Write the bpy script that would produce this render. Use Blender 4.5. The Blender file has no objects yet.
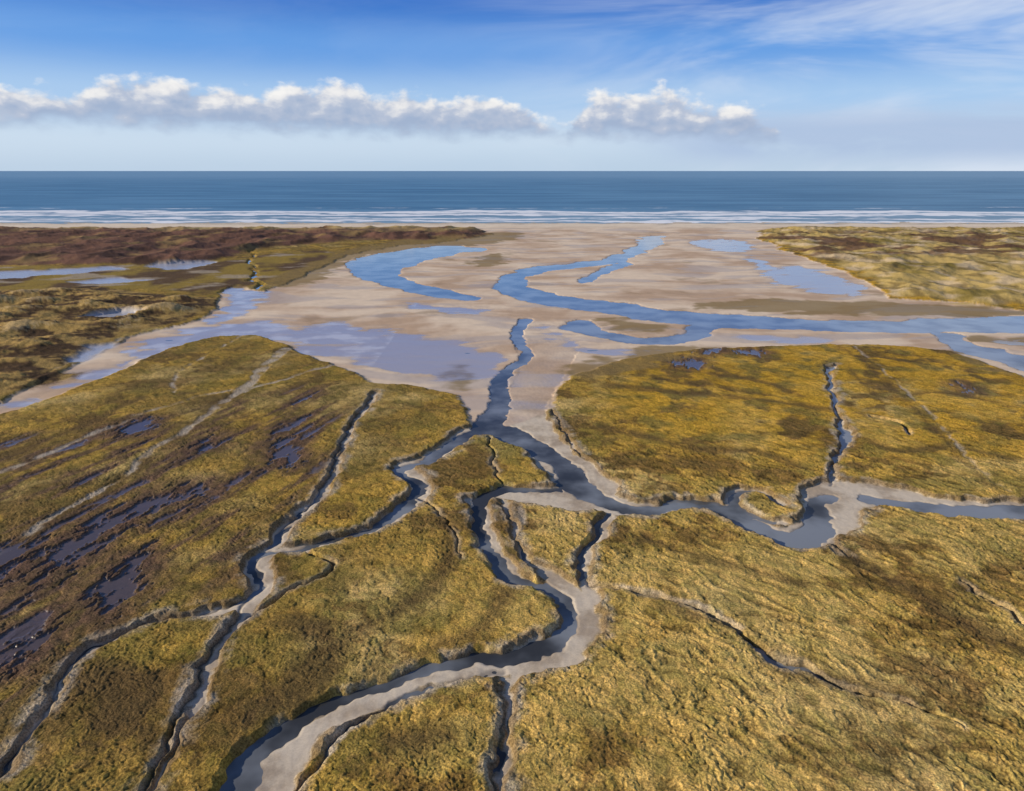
import bpy, math, numpy as np, time
T0=time.time()
W_,H_=1024,791
FPX=1024*24/36.0
CAMH=80.0
PITCH=math.atan((395.5-170.5)/FPX)
ct,st=math.cos(PITCH),math.sin(PITCH)
def g(u,v):
    """survey helper: point on the ground seen by the drone at that bearing"""
    a=(u-512)/FPX; b=(395.5-v)/FPX
    dy=ct+b*st; dz=b*ct-st
    t=-CAMH/dz
    return (a*t, dy*t)
def depth_at(u,v):
    b=(395.5-v)/FPX
    return -CAMH/(b*ct-st)
# ---------------- noise
rng=np.random.RandomState(7)
PERM=rng.permutation(256).astype(np.int32); PERM=np.concatenate([PERM,PERM])
ANG=rng.rand(256)*2*np.pi; GX=np.cos(ANG).astype(np.float32); GY=np.sin(ANG).astype(np.float32)
RA=rng.rand(256).astype(np.float32); RB=rng.rand(256).astype(np.float32); RC=rng.rand(256).astype(np.float32)
def perlin(x,y,seed=0):
    x=x+seed*37.17; y=y-seed*19.73
    xi=np.floor(x).astype(np.int32); yi=np.floor(y).astype(np.int32)
    xf=(x-xi).astype(np.float32); yf=(y-yi).astype(np.float32)
    u=xf*xf*xf*(xf*(xf*6-15)+10); v=yf*yf*yf*(yf*(yf*6-15)+10)
    X0=xi&255; X1=(xi+1)&255; Y0=yi&255; Y1=(yi+1)&255
    def gr(a,b,fx,fy):
        h=PERM[PERM[a]+b]; return GX[h]*fx+GY[h]*fy
    n00=gr(X0,Y0,xf,yf); n10=gr(X1,Y0,xf-1,yf); n01=gr(X0,Y1,xf,yf-1); n11=gr(X1,Y1,xf-1,yf-1)
    a=n00+u*(n10-n00); b=n01+u*(n11-n01)
    return (a+v*(b-a))*1.5
def fbm(x,y,o=4,seed=0,gain=0.5):
    s=0; a=1; t=0
    for i in range(o):
        s=s+a*perlin(x*2**i,y*2**i,seed+i*3); t+=a; a*=gain
    return s/t*1.4
def tussock(x,y,seed=0):
    """grass clumps: one dome per jittered cell, own size and tint; returns height 0..1 and tint 0..1"""
    x=x+seed*31.7; y=y+seed*11.3
    xi=np.floor(x).astype(np.int32); yi=np.floor(y).astype(np.int32)
    H=np.zeros(len(x),np.float32); Tn=np.full(len(x),0.5,np.float32)
    for dx in (-1,0,1):
        for dy in (-1,0,1):
            h_=PERM[PERM[(xi+dx)&255]+((yi+dy)&255)]
            cx=xi+dx+0.15+0.7*RA[h_]; cy=yi+dy+0.15+0.7*RB[h_]
            r=0.45+0.45*RC[h_]
            d=((x-cx)**2+(y-cy)**2).astype(np.float32)/(r*r)
            hh=np.maximum(0,1-d)*(0.55+0.45*RC[h_])
            m=hh>H
            H=np.where(m,hh,H); Tn=np.where(m,RA[(h_+91)&255],Tn)
    return np.sqrt(H),Tn
def ss(a,b,x):
    t=np.clip((x-a)/(b-a),0,1); return t*t*(3-2*t)
def mixc(c,col,m):
    return c+(np.array(col,dtype=np.float32)[None,:]-c)*m[:,None]
# ---------------- level-of-detail terrain grid
vs=np.concatenate([np.linspace(207,232,70,endpoint=False),np.linspace(232,300,150,endpoint=False),np.linspace(300,810,900,endpoint=False),np.linspace(810,1500,60)])
us=np.concatenate([np.linspace(-1500,-60,150,endpoint=False),np.linspace(-60,1084,1400,endpoint=False),np.linspace(1084,2524,150)])
b=(395.5-vs)/FPX
tt=-CAMH/(b*ct-st)
Yr=(ct+b*st)*tt
X=(((us-512)/FPX)[None,:]*tt[:,None]).astype(np.float64).ravel()
Y=np.repeat(Yr,len(us)).astype(np.float64)
D=np.repeat(tt,len(us))
NR,NC=len(vs),len(us)
# warp for natural edges
wx=X+1.3*fbm(X/7,Y/7,3,11)+0.4*perlin(X/1.6,Y/1.6,15)+ (D/300)**1.5*2.2*perlin(X/28,Y/28,16)
wy=Y+1.3*fbm(X/7,Y/7,3,21)+0.4*perlin(X/1.6,Y/1.6,25)+ (D/300)**1.5*2.2*perlin(X/28,Y/28,26)
wx=wx.astype(np.float64)
BIG=60.0
def smooth(P,closed=False,n=5):
    P=np.array(P,float); N=len(P); out=[]
    rngi=range(N) if closed else range(N-1)
    for i in rngi:
        if closed: p0,p1,p2,p3=P[i-1],P[i],P[(i+1)%N],P[(i+2)%N]
        else: p0,p1,p2,p3=P[max(i-1,0)],P[i],P[i+1],P[min(i+2,N-1)]
        for k in range(n):
            t=k/n
            out.append(0.5*((2*p1)+(-p0+p2)*t+(2*p0-5*p1+4*p2-p3)*t*t+(-p0+3*p1-3*p2+p3)*t**3))
    if not closed: out.append(P[-1])
    return np.array(out)
def sd_line(F,pts,extra=0.0,scale=1.0,marg=12.0):
    P=smooth(pts); 
    G=np.array([g(p[0],p[1]) for p in P]); hw=np.array([max(p[2],0.5)*0.5*scale*depth_at(p[0],p[1])/FPX for p in P])+extra
    m=marg+hw.max()
    idx=np.where((wx>G[:,0].min()-m)&(wx<G[:,0].max()+m)&(wy>G[:,1].min()-m)&(wy<G[:,1].max()+m))[0]
    if len(idx)==0: return
    x=wx[idx]; y=wy[idx]; f=F[idx]
    for i in range(len(G)-1):
        ax,ay=G[i]; bx,by=G[i+1]
        k=np.where((x>min(ax,bx)-m)&(x<max(ax,bx)+m)&(y>min(ay,by)-m)&(y<max(ay,by)+m))[0]
        if len(k)==0: continue
        dx,dy=bx-ax,by-ay; L=dx*dx+dy*dy+1e-9
        t=np.clip(((x[k]-ax)*dx+(y[k]-ay)*dy)/L,0,1)
        d=np.hypot(x[k]-ax-t*dx,y[k]-ay-t*dy)-(hw[i]+t*(hw[i+1]-hw[i]))
        f[k]=np.minimum(f[k],d)
    F[idx]=f
def sd_poly(F,pts,sm=True,marg=40.0,sharp=False):
    P=smooth(pts,True,4) if sm else np.array(pts,float)
    G=np.array([g(p[0],p[1]) for p in P])
    m=marg
    idx=np.where((wx>G[:,0].min()-m)&(wx<G[:,0].max()+m)&(wy>G[:,1].min()-m)&(wy<G[:,1].max()+m))[0]
    if len(idx)==0: return
    x=wx[idx]; y=wy[idx]
    d2=np.full(len(idx),1e12); ins=np.zeros(len(idx),bool)
    N=len(G)
    for i in range(N):
        ax,ay=G[i]; bx,by=G[(i+1)%N]
        dx,dy=bx-ax,by-ay; L=dx*dx+dy*dy+1e-9
        t=np.clip(((x-ax)*dx+(y-ay)*dy)/L,0,1)
        d2=np.minimum(d2,(x-ax-t*dx)**2+(y-ay-t*dy)**2)
        if dy!=0:
            c=((ay>y)!=(by>y))&(x<(bx-ax)*(y-ay)/dy+ax); ins^=c
    d=np.sqrt(d2); d=np.where(ins,-d,d)
    F[idx]=np.minimum(F[idx],d)
def new(): return np.full(len(X),BIG)

# ---------------- features (bearing, depression, width)
water_lines=[
 [(526,320,16),(516,332,13),(520,343,12),(529,352,12),(521,362,14),(505,372,16),(500,386,18),(503,400,21),(494,418,28),(488,428,34),(512,437,36),(540,450,30),(562,466,28),(574,484,36)],
 [(574,484,34),(605,502,24),(640,512,20),(680,505,18),(712,506,22),(740,519,26),(770,534,28),(800,541,34),(819,528,32),(818,508,22),(832,497,12)],
 [(864,499,16),(900,506,30),(940,512,32),(980,515,32),(1040,514,34),(1200,520,40)],
 [(560,490,10),(525,490,12),(496,491,16),(474,507,18),(478,530,16),(489,556,16),(509,580,18),(542,590,16),(564,604,18),(569,624,22),(548,647,22),(500,657,20),(450,665,18),(398,681,18),(336,702,21),(287,727,28),(250,758,36),(228,800,44)],
 [(488,430,18),(465,439,14),(430,460,15),(402,468,13),(400,474,12),(418,482,14),(420,492,14),(392,518,15),(365,535,12),(330,541,9),(298,551,7)],
 [(606,515,6),(594,538,8),(582,556,8),(579,580,7)],
 [(744,493,11),(733,502,11),(748,514,11),(775,523,8)],
 [(744,493,11),(765,496,8),(784,508,5)],
 [(830,368,7),(832,392,3)],[(836,420,3),(843,440,10),(836,456,3)],
 [(503,690,5),(500,740,7),(496,800,10)],
 [(298,551,6),(268,553,8),(252,566,10),(258,588,9),(240,603,7)],
 [(292,527,5),(272,545,8)],
]
dry_lines=[ # narrow dark creeks cut in the marsh
 [(588,588,3),(620,592,4),(655,601,6),(700,612,6),(738,635,8),(778,664,14),(802,672,14),(840,688,7),(900,708,4),(960,730,2)],
 [(300,552,4),(330,566,5),(320,580,5),(290,596,5),(240,620,4)],
 [(240,603,5),(200,613,4),(150,624,4),(110,639,4),(80,659,5),(50,700,5),(0,775,6),(-60,850,12)],
 [(256,592,5),(233,620,5),(209,655,5),(193,700,5),(168,745,6),(140,800,7)],
 [(270,548,5),(290,522,4),(316,498,4),(331,470,4),(349,430,3),(372,396,2)],
 [(960,585,3),(1000,610,4),(1040,640,4)],
 [(490,440,3),(492,470,2),(500,486,3)],
 [(870,418,4),(900,425,7),(905,436,4)],
 [(420,500,3),(450,530,2),(460,560,1)],
 [(832,392,5),(836,415,4)],[(836,456,4),(832,485,3)],
 [(296,800,6),(326,752,6),(383,712,6),(448,686,5)],
]
sand_lines=[ # pale silt beside creeks
 [(498,497,14),(510,520,9),(519,545,10),(535,570,16),(562,590,36),(581,608,44),(582,630,46),(558,653,44),(524,669,36),(510,686,20),(507,740,16),(504,800,20)],
 [(505,496,34),(540,497,50),(590,500,62),(640,512,34),(690,506,28),(730,513,34),(770,533,42),(805,538,52),(830,520,52),(835,500,70),(870,495,62),(930,506,48),(990,512,44),(1060,512,44)],
 [(608,512,18),(600,538,17),(587,556,16),(581,580,18),(592,602,28)],
 [(548,345,60),(542,370,56),(530,395,48),(520,415,60),(545,448,50),(572,472,60),(592,490,66)],
 [(553,412,6),(568,440,7),(590,468,8),(606,490,12)],
 [(488,430,42),(465,438,26),(432,458,24),(404,468,24),(418,480,26),(422,494,24),(394,520,23),(366,536,20),(330,542,17),(298,552,17)],
 [(472,504,26),(486,532,24),(497,558,23),(518,582,28)],
 [(545,650,44),(500,664,40),(450,675,38),(403,690,38),(352,711,44),(308,737,50),(274,767,60),(262,800,68)],
 [(832,366,8),(833,392,7),(837,415,6),(844,440,14),(837,460,7),(833,490,8)],
 [(830,545,8),(850,560,5)],
 [(298,550,20),(272,553,29),(256,568,31),(262,590,29),(246,605,25),(202,613,17),(152,624,14),(112,640,14),(84,659,15),(52,700,15),(2,775,18)],
 [(261,592,24),(240,620,21),(216,655,18),(201,700,17),(178,745,17),(151,800,19)],
 [(272,552,26),(295,520,20),(322,496,16),(337,468,12),(354,428,9),(376,394,9)],
 [(738,492,18),(732,505,18),(752,518,18),(785,525,18)],
 [(742,492,14),(764,494,12),(788,507,10)],
]
trail_lines=[ # worn tracks and thin silt lines at marsh level
 [(285,352,13),(262,372,11),(232,400,8),(190,430,7),(150,456,6),(110,488,6),(70,512,6),(0,556,7)],
 [(232,392,4),(170,408,5),(110,430,6),(60,452,7),(0,476,9)],
 [(330,368,5),(285,382,4),(240,395,5),(180,440,4)],
 [(245,335,3),(180,375,3),(175,395,3)],
 [(520,510,5),(525,560,5)],
 [(300,800,7),(332,750,7),(387,714,8),(452,686,9),(500,670,10)],
 [(588,586,3),(622,590,3),(655,599,3),(702,610,3),(742,634,3)],
 [(850,345,2),(890,380,2),(925,412,2),(968,460,2),(1008,494,3)],
 [(100,345,3),(40,380,3),(0,392,4)],
 [(120,800,4),(170,750,3),(205,700,3)],
]
dark_lines=[ # trodden / waterlogged mud strips; right-marsh arcs are ring shadows painted as colour
 [(840,346,6),(880,380,6),(915,412,6),(960,460,6),(1003,498,7)],
 [(840,556,16),(880,578,18),(950,620,24),(1040,662,30)],
 [(590,588,6),(655,603,9),(738,638,15),(800,675,26),(880,695,14)],
 [(575,372,8),(600,385,14),(650,392,16),(700,396,14),(760,402,12),(830,412,10)],
 [(640,378,5),(652,370,8),(700,376,9),(760,384,12),(800,398,8)],
 [(655,380,4),(690,386,6),(770,398,5)],
 [(600,430,8),(650,440,10),(700,452,14),(760,455,10),(800,470,6)],
 [(850,370,4),(880,400,8),(940,395,8),(1010,410,8)],
 [(860,440,6),(900,455,10),(950,450,8),(1010,462,10)],
 [(230,400,12),(150,460,16),(70,518,20),(0,562,20)],
 [(140,400,10),(80,430,14),(0,462,18)],
 [(500,500,3),(512,570,8),(490,625,12),(430,655,12),(360,690,8)],
 [(350,480,6),(300,520,7),(270,545,5)],
 [(440,520,6),(450,560,14),(420,600,18),(350,640,14)],
 [(290,620,24),(330,650,36),(300,690,44),(250,720,26)],
 [(90,680,44),(130,690,64),(120,740,54)],
 [(640,540,6),(700,560,12),(800,590,10)],
 [(400,745,30),(450,740,24)],
]
tidal_polys=[
 [(350,262),(380,254),(420,248),(462,246),(484,250),(452,255),(425,261),(404,270),(412,281),(450,291),(486,299),(455,300),(400,290),(365,280),(349,271)],
 [(640,237),(663,236),(664,242),(650,250),(622,262),(590,267),(552,271),(527,279),(530,288),(560,295),(620,303),(680,311),(760,316),(840,320),(920,320),(1030,316),(1300,316),(1900,340),(1900,370),(1300,338),(1030,334),(960,332),(900,333),(840,332),(780,330),(715,327),(660,322),(600,313),(550,306),(510,297),(494,286),(505,275),(530,268),(575,263),(605,258),(635,246)],
 [(590,320),(606,331),(640,338),(676,334),(700,324),(720,326),(706,337),(670,344),(630,344),(600,338),(560,326)],
 [(933,334),(958,334),(975,345),(1005,349),(1030,356),(1200,380),(1200,410),(1030,374),(995,362),(962,353),(945,345)],
 [(575,282),(600,270),(622,262),(632,264),(612,271),(590,283)],
 [(249,252),(252,252),(256,272),(262,288),(256,289),(252,274)],
]
wet_polys=[ # thin sheets of water on the sand
 [(130,344),(170,334),(215,325),(262,320),(300,326),(350,322),(410,335),(455,343),(500,350),(512,356),(495,366),(440,368),(370,366),(330,358),(290,350),(245,338),(180,352),(140,360)],
 [(300,340),(360,335),(440,350),(500,358),(480,380),(400,376),(340,362)],
 [(216,292),(240,288),(262,292),(262,305),(238,318),(212,326),(205,320),(225,305)],
 [(-200,470),(0,408),(50,388),(100,368),(150,348),(210,330),(215,336),(160,356),(100,378),(50,398),(0,416),(-200,490)],
 [(690,243),(720,239),(760,246),(740,252),(710,250)],
 [(770,268),(800,266),(850,280),(870,292),(840,296),(790,288),(760,275)],
 [(740,255),(770,262),(780,272),(755,268)],
 [(1000,343),(1030,343),(1200,352),(1200,360),(1030,349)],
 [(540,322),(570,335),(600,345),(660,350),(600,356),(560,345)],
 [(400,302),(450,306),(500,309),(480,314),(420,310)],
 [(720,334),(800,336),(860,340),(780,344)],
]
far_wet=[ # streaks of standing water in the slack behind the left dunes
 [(-300,276),(0,272),(60,269),(118,268),(124,270),(80,274),(30,277),(0,280),(-300,290)],
 [(140,268),(180,263),(214,263),(196,269),(160,271)],
 [(84,318),(120,312),(142,317),(132,322),(112,323)],
 [(60,283),(110,279),(150,281),(100,285)],
 [(60,362),(96,346),(122,340),(108,352),(78,364)],
]
sand_poly=[(-900,640),(0,416),(60,396),(130,368),(165,350),(215,338),(262,336),(300,354),(340,370),(372,384),(420,388),(456,396),(466,410),(470,424),(492,434),(530,420),(556,408),(553,395),(572,376),(600,368),(650,357),(700,350),(760,348),(830,346),(910,348),(950,352),(990,366),(1030,382),(1200,420),(1900,560),
 (1900,330),(1300,322),(1024,312),(960,303),(890,300),(872,285),(840,270),(790,254),(758,238),(790,226),(1024,219),(1900,217),(1900,209),(-900,209),(-900,222),(300,224),(465,226),(492,235),(440,243),(400,246),(350,255),(320,268),(285,285),(262,292),(240,286),(215,295),(220,310),(180,326),(130,338),(60,374),(0,404),(-900,600)]
dune_near=[(-900,300),(0,292),(60,290),(100,288),(150,296),(212,300),(216,308),(180,322),(150,330),(128,332),(90,352),(60,370),(0,398),(-900,590)]
dune_farL=[(-900,224),(300,225),(455,227),(488,235),(440,240),(350,242),(260,250),(215,262),(150,266),(60,266),(0,267),(-900,276)]
dune_R=[(762,238),(792,227),(1024,220),(1900,218),(1900,325),(1024,308),(960,302),(895,298),(876,284),(842,268),(800,254)]
Wt=new(); 
for l in water_lines: sd_line(Wt,l,scale=0.95)
Wt=Wt+0.5*perlin(X/4.5,Y/4.5,17)
Tp=new()
for p in tidal_polys: sd_poly(Tp,p)
Dl=new()
for l in dry_lines: sd_line(Dl,l)
Sn=new()
for l in sand_lines: sd_line(Sn,l,scale=0.95)
Sn=Sn+1.0*perlin(X/6.5,Y/6.5,18)
Tr=new()
for l in trail_lines: sd_line(Tr,l)
Dk=new()
for l in dark_lines: sd_line(Dk,l,marg=15)
Wp=new()
for p in wet_polys: sd_poly(Wp,p)
Fw=new()
for p in far_wet: sd_poly(Fw,p)
SHORE=g(512,221.5)[1]
BEACH=SHORE-150+14*fbm(X/120,Y*0,3,91)     # seaward foot of the dunes
Sp=new(); sd_poly(Sp,sand_poly,sm=False)
Sp=np.where(Y>BEACH+10,-20,Sp)
Du=new(); sd_poly(Du,dune_near); DuF=new(); sd_poly(DuF,dune_farL); DuR=new(); sd_poly(DuR,dune_R)
DuF=np.maximum(DuF,(Y-BEACH)*0.8); DuR=np.maximum(DuR,(Y-BEACH)*0.8)
print('sdf',time.time()-T0)
# ---------------- heights
n_big=fbm(X/60,Y/60,4,31); n_mid=fbm(X/14,Y/14,4,41)
hx=X+0.9*perlin(X/5,Y/5,51)+0.3*perlin(X/0.9,Y/0.9,56); hy=Y+0.9*perlin(X/5,Y/5,52)+0.3*perlin(X/0.9,Y/0.9,59)
tA,cA=tussock(hx/1.2,hy/1.05,1)
rx=0.75*hx+0.66*hy; ry=-0.66*hx+0.75*hy
tB,cB=tussock(rx/2.0,ry/3.4,2)
tus2=perlin(hx/0.55,hy/0.5,54)
tus3=1-np.abs(perlin(rx/2.6+0.7*perlin(X/9,Y/9,57),ry/6.0,55))*2.4
tus4=1-np.abs(perlin(hx/1.1,hy/0.85,60))*2.4
tpatch=ss(-0.35,0.35,fbm(X/30,Y/30,3,58))
fine=1-ss(170,330,D)
combed=ss(-20,40,X)*(1-ss(150,230,Y))
tuft=(0.46*(tA-0.45)*(0.3+0.7*fine)+(0.24*tus2+0.20*tus4)*fine)*(0.55+0.55*tpatch)+0.38*(tB-0.45)*(0.4+0.6*(1-tpatch)) +0.42*tus3*(0.30+0.70*combed)
marsh=1.05+0.16*n_big+0.28*n_mid+0.37*tuft
sandm=1-ss(-1.5,1.5,Sp+0*X)
far_sand=0.33+0.16*fbm(X/45,Y/25,4,61)+0.03*perlin(X/3,Y/3,62)
h=marsh*(1-sandm)+far_sand*sandm
vm=1-ss(-0.9,0.2,Sn)
vfloor=0.18+0.10*n_mid+0.03*perlin(X/1.3,Y/1.3,64)
h=h*(1-vm)+np.minimum(h,vfloor)*vm
dm=1-ss(-0.6,0.4,Dl)
h=h*(1-dm)+np.minimum(h,-0.05+0.10*n_mid)*dm
tm=1-ss(-0.6,0.8,Tr)
h-=0.18*tm
dk=1-ss(-2.0,2.5,Dk+1.8*n_mid)
h-=0.15*dk*(1-vm)
wm=1-ss(-1.3,0.6,Wt); h=h*(1-wm)+(-0.45)*wm
tpm=1-ss(-3.0,1.5,Tp+3*n_mid); h=h*(1-tpm)+(-0.5)*tpm
wpn=fbm(X/22,Y/12,5,71)
wpm=1-ss(-8,8.0,Wp+12*wpn)
rip=fbm(X/30,Y/11,4,72)
h=h*(1-wpm*sandm)+(0.065+0.085*rip)*wpm*sandm
fwm=ss(2,-4,Fw+7*fbm(X/30,Y/18,4,73))
h=h*(1-fwm)+0.2*fwm
# dunes
def ridg(x,y,s,o=4):
    r=0;a=1;t=0
    for i in range(o):
        r=r+a*(1-np.abs(perlin(x*2**i,y*2**i,s+i))*2); t+=a; a*=0.42
    return r/t
dn=ss(2,-24,Du)*(1-fwm); rd=ridg(X/70,Y/44,81,3); dbr=fbm(X/34,Y/22,4,87,0.42)
h=h+dn*(0.2+2.6*np.log1p(np.exp(2.2*(0.5*rd+0.9*dbr-0.05)))+0.45*perlin(X/4.5,Y/4.5,82)+0.25*perlin(X/2.2,Y/2.2,88))
dfr=ridg(X/55,Y/70,83)
dfm=ss(4,-25,DuF)*(1-fwm); h=h+dfm*(0.8+5.0*np.clip(dfr+0.1,0,2))
drr=ridg(X/48,Y/70,84)
drm=ss(4,-22,DuR); h=h+drm*(1.0+4.0*np.clip(drr,0,2)+0.6*perlin(X/6,Y/9,85))
h=h-np.where(Y>SHORE-110,(Y-(SHORE-110))*0.0045,0)
# ---------------- colours
N=len(X)
col=np.tile(np.array([[0.42,0.26,0.048]],dtype=np.float32),(N,1))
b1=fbm(X/38,Y/38,5,101); b2=fbm(X/11,Y/11,5,102); b3=fbm(X/90,Y/60,4,103); sp=fbm(X/2.2,Y/2.2,4,104,0.7)
b4=fbm(X/22+0.8*b2,Y/30,5,106)
col=mixc(col,(0.55,0.39,0.14),ss(-0.05,0.45,b1)*0.8)
col=mixc(col,(0.20,0.155,0.033),ss(-0.05,0.40,b2-0.4*b3)*0.70)
col=mixc(col,(0.145,0.086,0.028),ss(0.04,0.40,b4+0.25*sp)*0.82)
gold=ss(150,240,Y)*ss(20,60,X)
col=mixc(col,(0.58,0.325,0.024),gold*0.70*ss(-0.35,0.2,-b2-0.5*b4))
nearstraw=(1-ss(120,190,Y))*ss(-40,20,X)
col=mixc(col,(0.54,0.37,0.12),nearstraw*0.6*ss(-0.45,0.2,-b4))
p0=np.array(g(0,600)); p1=np.array(g(300,430)); dr=(p1-p0)/np.linalg.norm(p1-p0)
al=X*dr[0]+Y*dr[1]; ac=-X*dr[1]+Y*dr[0]
lf=new(); sd_poly(lf,[(-500,900),(-500,480),(0,440),(120,430),(250,400),(330,390),(340,430),(320,480),(270,520),(235,570),(180,600),(100,620),(50,680),(-20,760)],marg=60)
lfm=ss(8,-8,lf)
st_=fbm(al/38,ac/8,5,111,0.6)
leftdark=ss(-0.35,0.25,st_+0.25*b2)*lfm
col=mixc(col,(0.18,0.115,0.038),leftdark*0.78)
leftside=ss(-5,-40,X)
col=mixc(col,(0.18,0.122,0.038),leftside*0.5*ss(-0.35,0.25,fbm(X/24,Y/24,4,114)))
pan=new()
for p in [[(266,448),(285,440),(300,447),(302,465),(286,472),(268,464)],
          [(-200,640),(-60,570),(10,545),(50,548),(35,572),(0,592),(-200,720)],
          [(30,570),(90,525),(150,497),(205,484),(215,490),(170,510),(130,530),(80,570),(30,596)],
          [(80,600),(120,562),(155,548),(150,580),(105,622)],
          [(0,640),(50,622),(60,640),(30,665),(0,680)],
          [(105,432),(150,420),(165,426),(130,440)],
          [(180,452),(215,440),(220,447),(190,458)],
          [(665,364),(690,360),(710,366),(690,372)],[(735,352),(760,351),(765,356),(740,357)],
          [(955,385),(975,390),(970,397)],[(700,352),(720,350),(722,356),(702,358)]]:
    sd_poly(pan,p,marg=20)
pn=fbm(al/10,ac/3.0,5,112,0.7)
panm=ss(0.5,-1.5,pan+1.6+10*pn)
panw=ss(0.30,0.5,st_+0.2*sp)*lfm
wetpan=np.clip(np.maximum(panm,panw*0.85),0,1)
mudring=ss(8.0,-3.0,pan+4*fbm(al/10,ac/4,4,113))
mudm=np.clip(np.maximum(mudring*0.95,ss(-0.05,0.28,st_)*lfm*0.85),0,1)
col=mixc(col,(0.145,0.085,0.056),mudm)
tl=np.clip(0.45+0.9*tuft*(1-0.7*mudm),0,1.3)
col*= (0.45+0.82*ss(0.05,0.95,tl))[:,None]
tint=(cA-0.5)*fine*0.35+(cB-0.5)*0.30
col[:,0]*=(1+tint); col[:,1]*=(1+0.75*tint); col[:,2]*=(1+0.9*tint)
col*= (1+0.26*sp)[:,None]
pf=wetpan*(1-sandm)
h=h*(1-pf)+np.minimum(h,0.75)*pf
dkc=dk*(1-vm)
col=mixc(col,(0.115,0.072,0.030),dkc*0.74*ss(-0.6,0.15,b2+0.4*sp+0.3))
g5=fbm(X/9,Y/9,4,121,0.5)
grey=mixc(np.tile(np.array([[0.64,0.54,0.42]],dtype=np.float32),(N,1)),(0.42,0.335,0.25),ss(-0.3,0.5,g5+0.3*sp))
floor=1-ss(-1.3,-0.4,Sn-0.35*sp)
face=(1-ss(0.05,0.5,Sn))*(1-floor)
dust=(1-ss(0.2,2.4,Sn-0.7*sp))*ss(-0.35,0.4,perlin(X/6,Y/6,122)+0.4*sp+0.05)
col=col+(grey*0.85-col)*(dust*0.65)[:,None]
col=mixc(col,(0.20,0.135,0.07),face*0.8)
col=col+(grey-col)*(floor*0.95)[:,None]
e2=(1-ss(0.2,1.5,Dl-0.4*sp))*ss(-0.4,0.4,perlin(X/9,Y/9,123)+0.1)
col=col+(grey-col)*(e2*0.3)[:,None]
col=mixc(col,(0.045,0.036,0.026),(1-ss(-0.7,0.1,Dl))*0.7)
col=col+(grey*0.8-col)*(tm*0.8*ss(-0.5,0.15,perlin(X/7,Y/7,124)+0.3*sp))[:,None]
# sand flats colours
sc=np.tile(np.array([[0.64,0.475,0.335]],dtype=np.float32),(N,1))
qx=X+14*perlin(X/60,Y/60,135); qy=Y+14*perlin(X/60,Y/60,136)
s1=fbm(qx/60,qy/45,5,131); s2=fbm(X/18,Y/16,5,132)
band=fbm(qx/70,qy/14,4,137)
sc=mixc(sc,(0.76,0.60,0.44),ss(-0.15,0.35,s1+0.3*band))
sc=mixc(sc,(0.46,0.305,0.195),ss(0.02,0.5,-s1+0.35*s2-0.4*band)*0.65)
sc=mixc(sc,(0.24,0.155,0.08),ss(0.38,0.7,fbm(qx/50,qy/40,5,133))*0.5)
sc=mixc(sc,(0.78,0.66,0.51),ss(SHORE-190,SHORE-90,Y)*0.8)
sc=sc*(1+0.08*fbm(X/8,Y/5,4,134))[:,None]
damp=1-ss(0.06,0.30,h)
sc=mixc(sc,(0.42,0.315,0.25),damp*(1-ss(SHORE-120,SHORE-80,Y))*0.6)
wsh=ss(0.10,0.34,fbm(qx/80,qy/22,4,138))*(1-ss(SHORE-160,SHORE-110,Y))
sc=mixc(sc,(0.44,0.37,0.33),wsh*0.5)
film=(1-ss(0.06,0.17,h))*wpm*sandm
filmc=mixc(np.tile(np.array([[0.42,0.385,0.40]],dtype=np.float32),(N,1)),(0.64,0.61,0.61),ss(-0.1,0.4,s2)*(X<-60))  # pale sky reflection of the wet flats put into their colour
sc=sc+(filmc-sc)*(film*0.9)[:,None]
smc=ss(1.0,-1.0,Sp+1.5*sp)
smc=np.where((Du<-2)|(DuF<-4)|(DuR<-4),0,smc)
col=col+(sc-col)*smc[:,None]
pt=new()
for p in [[(440,236),(520,233),(500,243),(400,252),(350,262),(320,280),(275,290),(262,280),(300,262),(360,248)],
          [(690,306),(760,300),(900,303),(960,307),(1024,312),(1024,318),(900,317),(780,314)],
          [(600,321),(640,320),(670,327),(650,334),(620,331)],[(440,372),(462,370),(474,386),(460,392)],[(470,262),(500,252),(506,262),(480,268)],
          [(965,338),(1024,338),(1100,344),(1000,346)],[(560,372),(640,372),(700,350),(640,350)],[(940,350),(1000,370),(1030,384),(960,362)]]:
    sd_poly(pt,p,marg=30)
ptm=ss(3,-5,pt+14*fbm(X/20,Y/14,4,141))
col=mixc(col,(0.25,0.17,0.065),ptm*0.8*(Tp>1))
pt2=new()
for p in [[(-400,282),(0,268),(180,264),(300,252),(330,256),(270,280),(215,295),(100,290),(-400,296)]]: sd_poly(pt2,p,marg=30)
p2m=ss(3,-5,pt2)
oc=mixc(np.tile(np.array([[0.30,0.205,0.042]],dtype=np.float32),(N,1)),(0.105,0.062,0.036),ss(-0.15,0.2,fbm(X/40,Y/60,5,142)))
oc=mixc(oc,(0.42,0.34,0.25),ss(0.2,0.4,fbm(X/60,Y/30,5,143))*0.8)
col=col+(oc-col)*(p2m*0.9*(1-0.9*film)*(Tp>1))[:,None]
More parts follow.
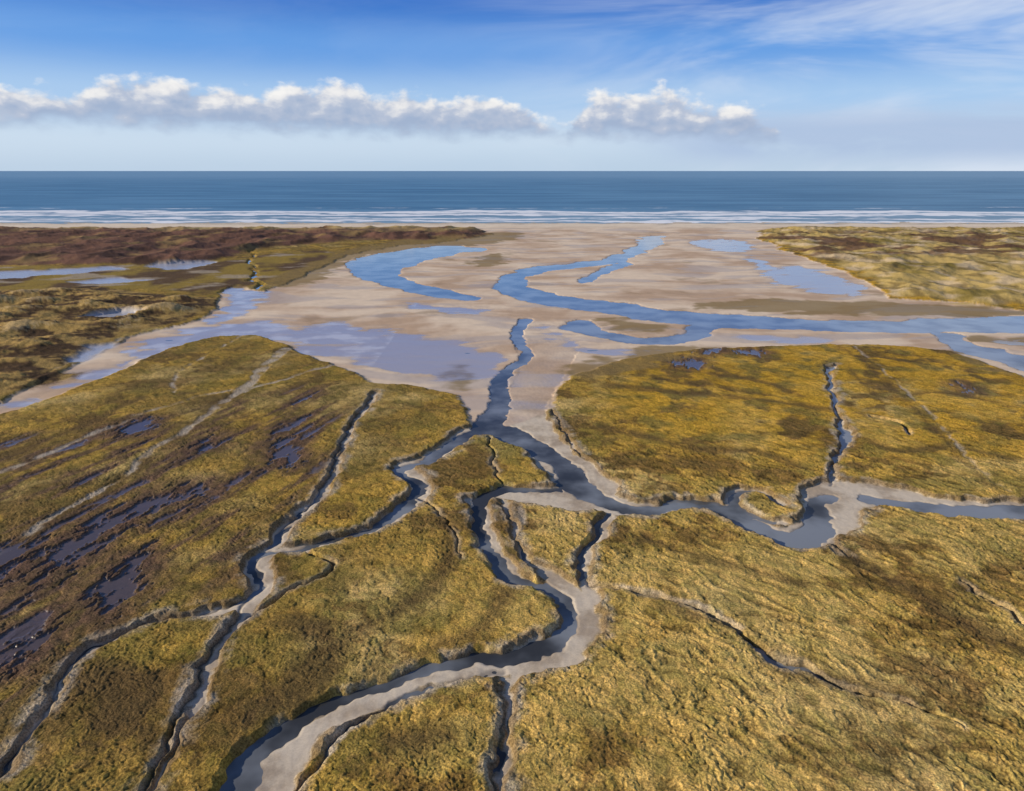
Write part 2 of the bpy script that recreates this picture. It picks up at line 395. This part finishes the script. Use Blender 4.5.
# dunes colours
dq=fbm(X/16,Y/12,5,151,0.6)
dc=mixc(np.tile(np.array([[0.42,0.27,0.085]],dtype=np.float32),(N,1)),(0.085,0.050,0.024),ss(-0.2,0.25,dq-0.4*dbr))  # dark shadow pockets painted into the dune colour, mostly in the hollows
dc=mixc(dc,(0.50,0.37,0.20),ss(0.25,0.55,dbr+0.4*sp)*0.5)
dc=dc*(1+0.4*sp)[:,None]
dmk=ss(3,-3,Du+2*sp)
col=col+(dc-col)*dmk[:,None]
hn=fbm(X/60,Y/50,5,152)
hc=mixc(np.tile(np.array([[0.185,0.092,0.058]],dtype=np.float32),(N,1)),(0.28,0.175,0.070),ss(0.05,0.4,hn))
hc=mixc(hc,(0.070,0.038,0.026),ss(0.0,0.3,fbm(X/24,Y/40,5,156))*0.8)
hc=mixc(hc,(0.50,0.36,0.15),ss(SHORE-250,SHORE-170,Y)*ss(-0.5,0.1,hn))
dfk=ss(3,-6,DuF+6*s2)
col=col+(hc-col)*dfk[:,None]
rn=fbm(X/55,Y/70,5,153)
rc=mixc(np.tile(np.array([[0.52,0.365,0.12]],dtype=np.float32),(N,1)),(0.26,0.19,0.045),ss(0.05,0.4,rn))
rc=mixc(rc,(0.66,0.50,0.31),ss(0.0,0.4,fbm(X/34,Y/40,5,155))*0.75)
rc=mixc(rc,(0.15,0.10,0.035),ss(0.1,0.4,fbm(X/15,Y/30,4,157))*0.6)
rc=mixc(rc,(0.115,0.052,0.032),ss(-0.05,0.2,fbm(X/70,Y/40,5,154))*ss(190,300,X)*ss(600,700,Y)*ss(960,880,Y)*0.85)
drk=ss(3,-6,DuR+6*s2)
col=col+(rc-col)*drk[:,None]
wetrim=1-ss(0.0,0.14,h)
col=col*(1-0.35*wetrim*(1-dmk)*(1-film))[:,None]
wet=np.clip(wetrim*0.7*(1-smc)+smc*damp*0.35+smc*wsh*0.45+film*0.8+floor*(1-smc)*0.25*ss(-0.2,0.4,g5),0,1)
col=mixc(col,(0.085,0.066,0.068),wetpan*(1-smc)*0.8)
wet=np.maximum(wet,wetpan*(1-smc))
col=mixc(col,(0.46,0.46,0.50),fwm*0.9); wet=np.maximum(wet,fwm*0.8)
col=np.clip(col,0.008,0.8)
grass=np.clip((1-smc)*(1-floor)*(1-wet),0,1)
print('fields',time.time()-T0)
# ---------------- mesh
def grid_mesh(name,x,y,z,nr,nc):
    me=bpy.data.meshes.new(name)
    n=nr*nc
    me.vertices.add(n)
    co=np.empty((n,3),dtype=np.float32); co[:,0]=x; co[:,1]=y; co[:,2]=z
    me.vertices.foreach_set('co',co.ravel())
    i=np.arange((nr-1)*(nc-1)); r=i//(nc-1); c=i%(nc-1); a=r*nc+c
    q=np.stack([a,a+nc,a+nc+1,a+1],1).astype(np.int32)
    me.loops.add(q.size); me.loops.foreach_set('vertex_index',q.ravel())
    me.polygons.add(len(q)); me.polygons.foreach_set('loop_start',np.arange(len(q),dtype=np.int32)*4)
    try: me.polygons.foreach_set('loop_total',np.full(len(q),4,dtype=np.int32))
    except Exception: pass
    me.polygons.foreach_set('use_smooth',np.ones(len(q),bool))
    me.update(calc_edges=True)
    o=bpy.data.objects.new(name,me); bpy.context.collection.objects.link(o)
    return o
ter=grid_mesh('salt_marsh_ground',X,Y,h,NR,NC)
me=ter.data
ca=me.color_attributes.new('surf','FLOAT_COLOR','POINT')
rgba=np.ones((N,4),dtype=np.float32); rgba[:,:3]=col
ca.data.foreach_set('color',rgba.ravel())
for nm,arr in (('wet',wet),('grass',grass)):
    at=me.attributes.new(nm,'FLOAT','POINT'); at.data.foreach_set('value',arr.astype(np.float32))
print('mesh',time.time()-T0, N)

# ---------------- node helpers
def mat(name):
    m=bpy.data.materials.new(name); m.use_nodes=True; nt=m.node_tree
    return m,nt,nt.nodes['Principled BSDF']
def nd(nt,t,**k):
    n=nt.nodes.new(t)
    for a,b_ in k.items(): setattr(n,a,b_)
    return n
def mth(nt,op,a,b_=None,c=None,clamp=False):
    n=nt.nodes.new('ShaderNodeMath'); n.operation=op; n.use_clamp=clamp
    for i,vv in enumerate((a,b_,c)):
        if vv is None: continue
        if isinstance(vv,(int,float)): n.inputs[i].default_value=vv
        else: nt.links.new(vv,n.inputs[i])
    return n.outputs[0]
def sstep(nt,x,a,b_,lo=0.0,hi=1.0):
    n=nt.nodes.new('ShaderNodeMapRange'); n.interpolation_type='SMOOTHSTEP'
    nt.links.new(x,n.inputs['Value'])
    for key,vv in (('From Min',a),('From Max',b_)):
        if isinstance(vv,(int,float)): n.inputs[key].default_value=vv
        else: nt.links.new(vv,n.inputs[key])
    n.inputs['To Min'].default_value=lo; n.inputs['To Max'].default_value=hi
    return n.outputs['Result']
def mixrgb(nt,f,a,b_,bt='MIX'):
    n=nt.nodes.new('ShaderNodeMix'); n.data_type='RGBA'; n.blend_type=bt
    for key,vv in ((0,f),(6,a),(7,b_)):
        if isinstance(vv,(int,float)): n.inputs[key].default_value=vv
        elif isinstance(vv,tuple): n.inputs[key].default_value=(*vv,1)
        else: nt.links.new(vv,n.inputs[key])
    return n.outputs[2]
def noise(nt,vec,scale,detail=4,rough=0.5,dist=0.0):
    n=nt.nodes.new('ShaderNodeTexNoise'); n.inputs['Scale'].default_value=scale; n.inputs['Detail'].default_value=detail
    n.inputs['Roughness'].default_value=rough; n.inputs['Distortion'].default_value=dist
    nt.links.new(vec,n.inputs['Vector']); return n.outputs['Fac']
# ground material
m,nt,bs=mat('marsh_and_sand')
geo=nd(nt,'ShaderNodeNewGeometry').outputs['Position']
a1=nd(nt,'ShaderNodeAttribute',attribute_name='surf').outputs['Color']
aw=nd(nt,'ShaderNodeAttribute',attribute_name='wet').outputs['Fac']
ag=nd(nt,'ShaderNodeAttribute',attribute_name='grass').outputs['Fac']
n1=noise(nt,geo,3.2,3,0.7)
v1=sstep(nt,n1,0.3,0.7,0.45,1.55)
v1m=mth(nt,'MULTIPLY_ADD',mth(nt,'SUBTRACT',v1,1.0),mth(nt,'MULTIPLY_ADD',ag,0.75,0.15),1.0)
cc=nd(nt,'ShaderNodeVectorMath',operation='SCALE'); nt.links.new(a1,cc.inputs[0]); nt.links.new(v1m,cc.inputs['Scale'])
nt.links.new(cc.outputs[0],bs.inputs['Base Color'])
nt.links.new(sstep(nt,aw,0.15,0.95,0.95,0.12),bs.inputs['Roughness'])
nt.links.new(sstep(nt,aw,0.1,0.9,0.1,0.6),bs.inputs['Specular IOR Level'])
bp=nd(nt,'ShaderNodeBump'); bp.inputs['Distance'].default_value=0.32
nt.links.new(mth(nt,'MULTIPLY_ADD',ag,0.75,0.04),bp.inputs['Strength'])
nt.links.new(n1,bp.inputs['Height']); nt.links.new(bp.outputs[0],bs.inputs['Normal'])
me.materials.append(m)

def plane(name,x0,x1,y0,y1,z):
    me=bpy.data.meshes.new(name); me.from_pydata([(x0,y0,z),(x1,y0,z),(x1,y1,z),(x0,y1,z)],[],[(0,1,2,3)])
    o=bpy.data.objects.new(name,me); bpy.context.collection.objects.link(o); return o
YS=SHORE-60
wa=plane('tidal_creek_water',-6000,6000,-400,YS,0.0)
m,nt,bs=mat('creek_water')
geo=nd(nt,'ShaderNodeNewGeometry').outputs['Position']
wv=noise(nt,geo,0.055,4)
sep=nd(nt,'ShaderNodeSeparateXYZ'); nt.links.new(geo,sep.inputs[0])
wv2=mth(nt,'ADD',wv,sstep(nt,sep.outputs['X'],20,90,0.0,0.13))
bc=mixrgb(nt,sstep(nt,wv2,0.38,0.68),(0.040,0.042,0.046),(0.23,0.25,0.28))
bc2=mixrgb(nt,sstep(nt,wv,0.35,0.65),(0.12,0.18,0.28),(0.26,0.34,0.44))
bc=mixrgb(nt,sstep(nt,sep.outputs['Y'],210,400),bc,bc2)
nt.links.new(bc,bs.inputs['Base Color']); bs.inputs['Roughness'].default_value=0.07
bs.inputs['IOR'].default_value=1.33
bp=nd(nt,'ShaderNodeBump'); bp.inputs['Distance'].default_value=0.03; bp.inputs['Strength'].default_value=0.2
nt.links.new(noise(nt,geo,1.6,2,0.6),bp.inputs['Height']); nt.links.new(bp.outputs[0],bs.inputs['Normal'])
wa.data.materials.append(m)

# sea
sea=plane('sea',-90000,90000,YS+0.0,120000,-0.02)
m,nt,bs=mat('sea_water')
geo=nd(nt,'ShaderNodeNewGeometry').outputs['Position']
sep=nd(nt,'ShaderNodeSeparateXYZ'); nt.links.new(geo,sep.inputs[0]); sx,sy=sep.outputs['X'],sep.outputs['Y']
def stretched(nt,sx,sy,ax,ay):
    c=nd(nt,'ShaderNodeCombineXYZ'); nt.links.new(mth(nt,'MULTIPLY',sx,ax),c.inputs[0]); nt.links.new(mth(nt,'MULTIPLY',sy,ay),c.inputs[1]); return c.outputs[0]
wn=noise(nt,stretched(nt,sx,sy,1/260,1/260),1,4,0.65)
yw=mth(nt,'MULTIPLY_ADD',mth(nt,'SUBTRACT',wn,0.5),300,sy)
foam=None
for d0,wd,thr,sd_ in ((10,24,0.33,0),(85,30,0.45,5),(190,38,0.41,14),(275,52,0.36,20),(430,34,0.56,27)):
    dist=mth(nt,'ABSOLUTE',mth(nt,'SUBTRACT',yw,SHORE-10+d0))
    line=sstep(nt,dist,wd*1.0,wd*0.5)
    brk=sstep(nt,noise(nt,stretched(nt,mth(nt,'ADD',sx,sd_*611.0),sy,1/160,1/50),1,5,0.72),thr,thr+0.07)
    f=mth(nt,'MULTIPLY',line,brk)
    foam=f if foam is None else mth(nt,'MAXIMUM',foam,f)
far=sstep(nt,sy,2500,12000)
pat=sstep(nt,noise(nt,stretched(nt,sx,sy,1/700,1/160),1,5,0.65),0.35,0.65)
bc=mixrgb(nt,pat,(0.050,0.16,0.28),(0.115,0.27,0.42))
bc=mixrgb(nt,mth(nt,'MULTIPLY',far,0.8),bc,(0.19,0.34,0.48))  # horizon haze blended into the sea colour with distance
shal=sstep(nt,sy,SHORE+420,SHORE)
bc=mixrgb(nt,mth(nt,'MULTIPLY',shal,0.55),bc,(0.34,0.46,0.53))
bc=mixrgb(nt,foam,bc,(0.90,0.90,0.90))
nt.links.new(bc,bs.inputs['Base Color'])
bs.inputs['Roughness'].default_value=0.45; bs.inputs['Specular IOR Level'].default_value=0.15
bp=nd(nt,'ShaderNodeBump'); bp.inputs['Distance'].default_value=3.0; bp.inputs['Strength'].default_value=0.7
nt.links.new(noise(nt,stretched(nt,sx,sy,1/40,1/18),1,3,0.65),bp.inputs['Height']); nt.links.new(bp.outputs[0],bs.inputs['Normal'])
sea.data.materials.append(m)

# ---------------- sun and sky
SAZ=math.radians(-98); SEL=math.radians(22)
S=bpy.data.lights.new('sun','SUN'); S.energy=5.0; S.angle=math.radians(0.5); S.color=(1,0.90,0.74)
so=bpy.data.objects.new('sun',S); bpy.context.collection.objects.link(so)
from mathutils import Vector
sdv=Vector((math.sin(SAZ)*math.cos(SEL),math.cos(SAZ)*math.cos(SEL),math.sin(SEL)))
so.rotation_euler=sdv.to_track_quat('Z','Y').to_euler()
so.location=(-300,0,300)
wd=bpy.data.worlds.new('World'); bpy.context.scene.world=wd; wd.use_nodes=True
nt=wd.node_tree; bg=nt.nodes['Background']
sky=nd(nt,'ShaderNodeTexSky'); sky.sky_type='NISHITA'; sky.sun_disc=False; sky.sun_elevation=SEL; sky.sun_rotation=SAZ; sky.air_density=1.0; sky.dust_density=0.4; sky.ozone_density=2.5
tc=nd(nt,'ShaderNodeTexCoord').outputs['Generated']
sp_=nd(nt,'ShaderNodeSeparateXYZ'); nt.links.new(tc,sp_.inputs[0]); x_,y_,z_=sp_.outputs
az=mth(nt,'MULTIPLY',mth(nt,'ARCTAN2',x_,y_),180/math.pi)
el=mth(nt,'MULTIPLY',mth(nt,'ARCSINE',z_),180/math.pi)
def azel(u,v):
    a=(u-512)/FPX; b=(395.5-v)/FPX
    y=ct+b*st; z=b*ct-st
    return math.degrees(math.atan2(a,y)), math.degrees(math.atan2(z,math.hypot(a,y)))
def curve(inp,pts,ymax=12.0):
    n=nt.nodes.new('ShaderNodeFloatCurve'); c=n.mapping.curves[0]
    P=[((azel(u,v)[0]+60)/120,max(azel(u,v)[1],0)/ymax) for u,v in pts]
    P=[(0.0,P[0][1])]+P+[(1.0,P[-1][1])]
    c.points[0].location=P[0]; c.points[1].location=P[-1]
    for p in P[1:-1]: c.points.new(*p)
    n.mapping.update()
    t=mth(nt,'MULTIPLY_ADD',inp,1/120,0.5)
    nt.links.new(t,n.inputs['Value']); return mth(nt,'MULTIPLY',n.outputs[0],ymax)
def vec(sx_,sy_,off=0.0):
    c=nd(nt,'ShaderNodeCombineXYZ'); nt.links.new(mth(nt,'MULTIPLY_ADD',az,sx_,off*sx_),c.inputs[0]); nt.links.new(mth(nt,'MULTIPLY',el,sy_),c.inputs[1]); return c.outputs[0]
ramp=nd(nt,'ShaderNodeValToRGB'); nt.links.new(mth(nt,'MULTIPLY',el,1/90),ramp.inputs[0])
cr=ramp.color_ramp; cr.interpolation='EASE'
stops=[(0.0,(0.52,0.67,0.85)),(2.2,(0.60,0.74,0.91)),(5.0,(0.39,0.60,0.90)),(8.5,(0.13,0.35,0.81)),(12.0,(0.035,0.175,0.62)),(30,(0.06,0.125,0.31)),(90,(0.045,0.09,0.21))]
while len(cr.elements)<len(stops): cr.elements.new(0.5)
for e,(p,c) in zip(cr.elements,stops): e.position=p/90
for e,(p,c) in zip(cr.elements,stops): e.color=(*c,1)
ns=nd(nt,'ShaderNodeVectorMath',operation='SCALE'); nt.links.new(sky.outputs[0],ns.inputs[0]); ns.inputs['Scale'].default_value=0.09
base=mixrgb(nt,0.88,ns.outputs[0],ramp.outputs[0])
v1=noise(nt,vec(0.045,0.22),1,5,0.6,0.6)
right=sstep(nt,az,-8,26)
veil=mth(nt,'MULTIPLY',sstep(nt,v1,0.36,0.66),mth(nt,'MULTIPLY_ADD',right,0.68,0.06))
veil=mth(nt,'MULTIPLY',veil,sstep(nt,el,60,12))
base=mixrgb(nt,veil,base,(0.72,0.79,0.90))
lb=mth(nt,'MULTIPLY',sstep(nt,el,5.0,2.8),sstep(nt,el,-0.2,1.6))
lb=mth(nt,'MULTIPLY',lb,mth(nt,'MULTIPLY',sstep(nt,az,4,18),sstep(nt,v1,0.25,0.5)))
base=mixrgb(nt,mth(nt,'MULTIPLY',lb,0.75),base,(0.38,0.50,0.72))
top=curve(az,[(-400,70),(-300,100),(-200,60),(-60,90),(0,85),(30,88),(60,92),(78,88),(95,79),(130,73),(160,76),(200,83),(240,85),(280,88),(300,83),(340,80),(362,88),(385,94),(410,90),(450,96),(480,92),(505,99),(530,104),(546,123),(562,125),(576,106),(600,94),(640,89),(670,88),(695,98),(720,104),(750,109),(775,118),(800,140),(1100,140),(1200,90),(1300,120),(1400,100)])
bot=curve(az,[(-400,120),(0,119),(100,119),(200,123),(300,127),(420,131),(540,132),(570,133),(640,133),(780,134),(1100,139),(1400,130)])
def cloudn(off,offe=0.0,det=6,sc_=0.5):
    c=nd(nt,'ShaderNodeCombineXYZ'); nt.links.new(mth(nt,'ADD',az,off),c.inputs[0]); nt.links.new(mth(nt,'MULTIPLY_ADD',el,1.6,offe),c.inputs[1])
    return noise(nt,c.outputs[0],sc_,det,0.5,0.1)
c0=cloudn(0,0,7); c1=cloudn(-0.5,0.8,4)
hgt=mth(nt,'SUBTRACT',top,el)
dens=mth(nt,'ADD',mth(nt,'MULTIPLY',hgt,0.9),mth(nt,'MULTIPLY_ADD',c0,3.8,-1.75))
thick=mth(nt,'SUBTRACT',top,bot)
up=mth(nt,'ADD',mth(nt,'SUBTRACT',el,bot),mth(nt,'MULTIPLY_ADD',c0,2.0,-1.0))
alpha=mth(nt,'MULTIPLY',sstep(nt,dens,0.0,0.9),sstep(nt,up,-0.9,0.6))
alpha=mth(nt,'MULTIPLY',alpha,sstep(nt,thick,0.1,0.9))
lit=mth(nt,'ADD',mth(nt,'MULTIPLY',mth(nt,'SUBTRACT',c0,c1),1.5),mth(nt,'MULTIPLY_ADD',mth(nt,'DIVIDE',mth(nt,'SUBTRACT',el,bot),mth(nt,'MAXIMUM',thick,0.6)),0.85,-0.04))
cl=nd(nt,'ShaderNodeValToRGB'); nt.links.new(lit,cl.inputs[0])
e=cl.color_ramp.elements; e[0].position=0.0; e[0].color=(0.36,0.45,0.62,1); e[1].position=1.0; e[1].color=(0.95,0.93,0.90,1)
q=e.new(0.38); q.color=(0.48,0.54,0.67,1)
q=e.new(0.72); q.color=(0.84,0.83,0.83,1)
fin=mixrgb(nt,mth(nt,'MULTIPLY',alpha,0.95),base,cl.outputs[0])
nt.links.new(fin,bg.inputs['Color']); bg.inputs['Strength'].default_value=1.0
try:
    wd.cycles.sampling_method='MANUAL'; wd.cycles.sample_map_resolution=512
except Exception as ex: print(ex)

# ---------------- camera
cd=bpy.data.cameras.new('camera'); cd.lens=24; cd.sensor_width=36; cd.clip_end=300000; cd.clip_start=0.5
co=bpy.data.objects.new('camera',cd); bpy.context.collection.objects.link(co)
co.location=(0,0,CAMH); co.rotation_euler=(math.pi/2-PITCH,0,0)
sc=bpy.context.scene; sc.camera=co
sc.view_settings.view_transform='Standard'; sc.view_settings.look='None'; sc.view_settings.exposure=0
print('done',time.time()-T0)
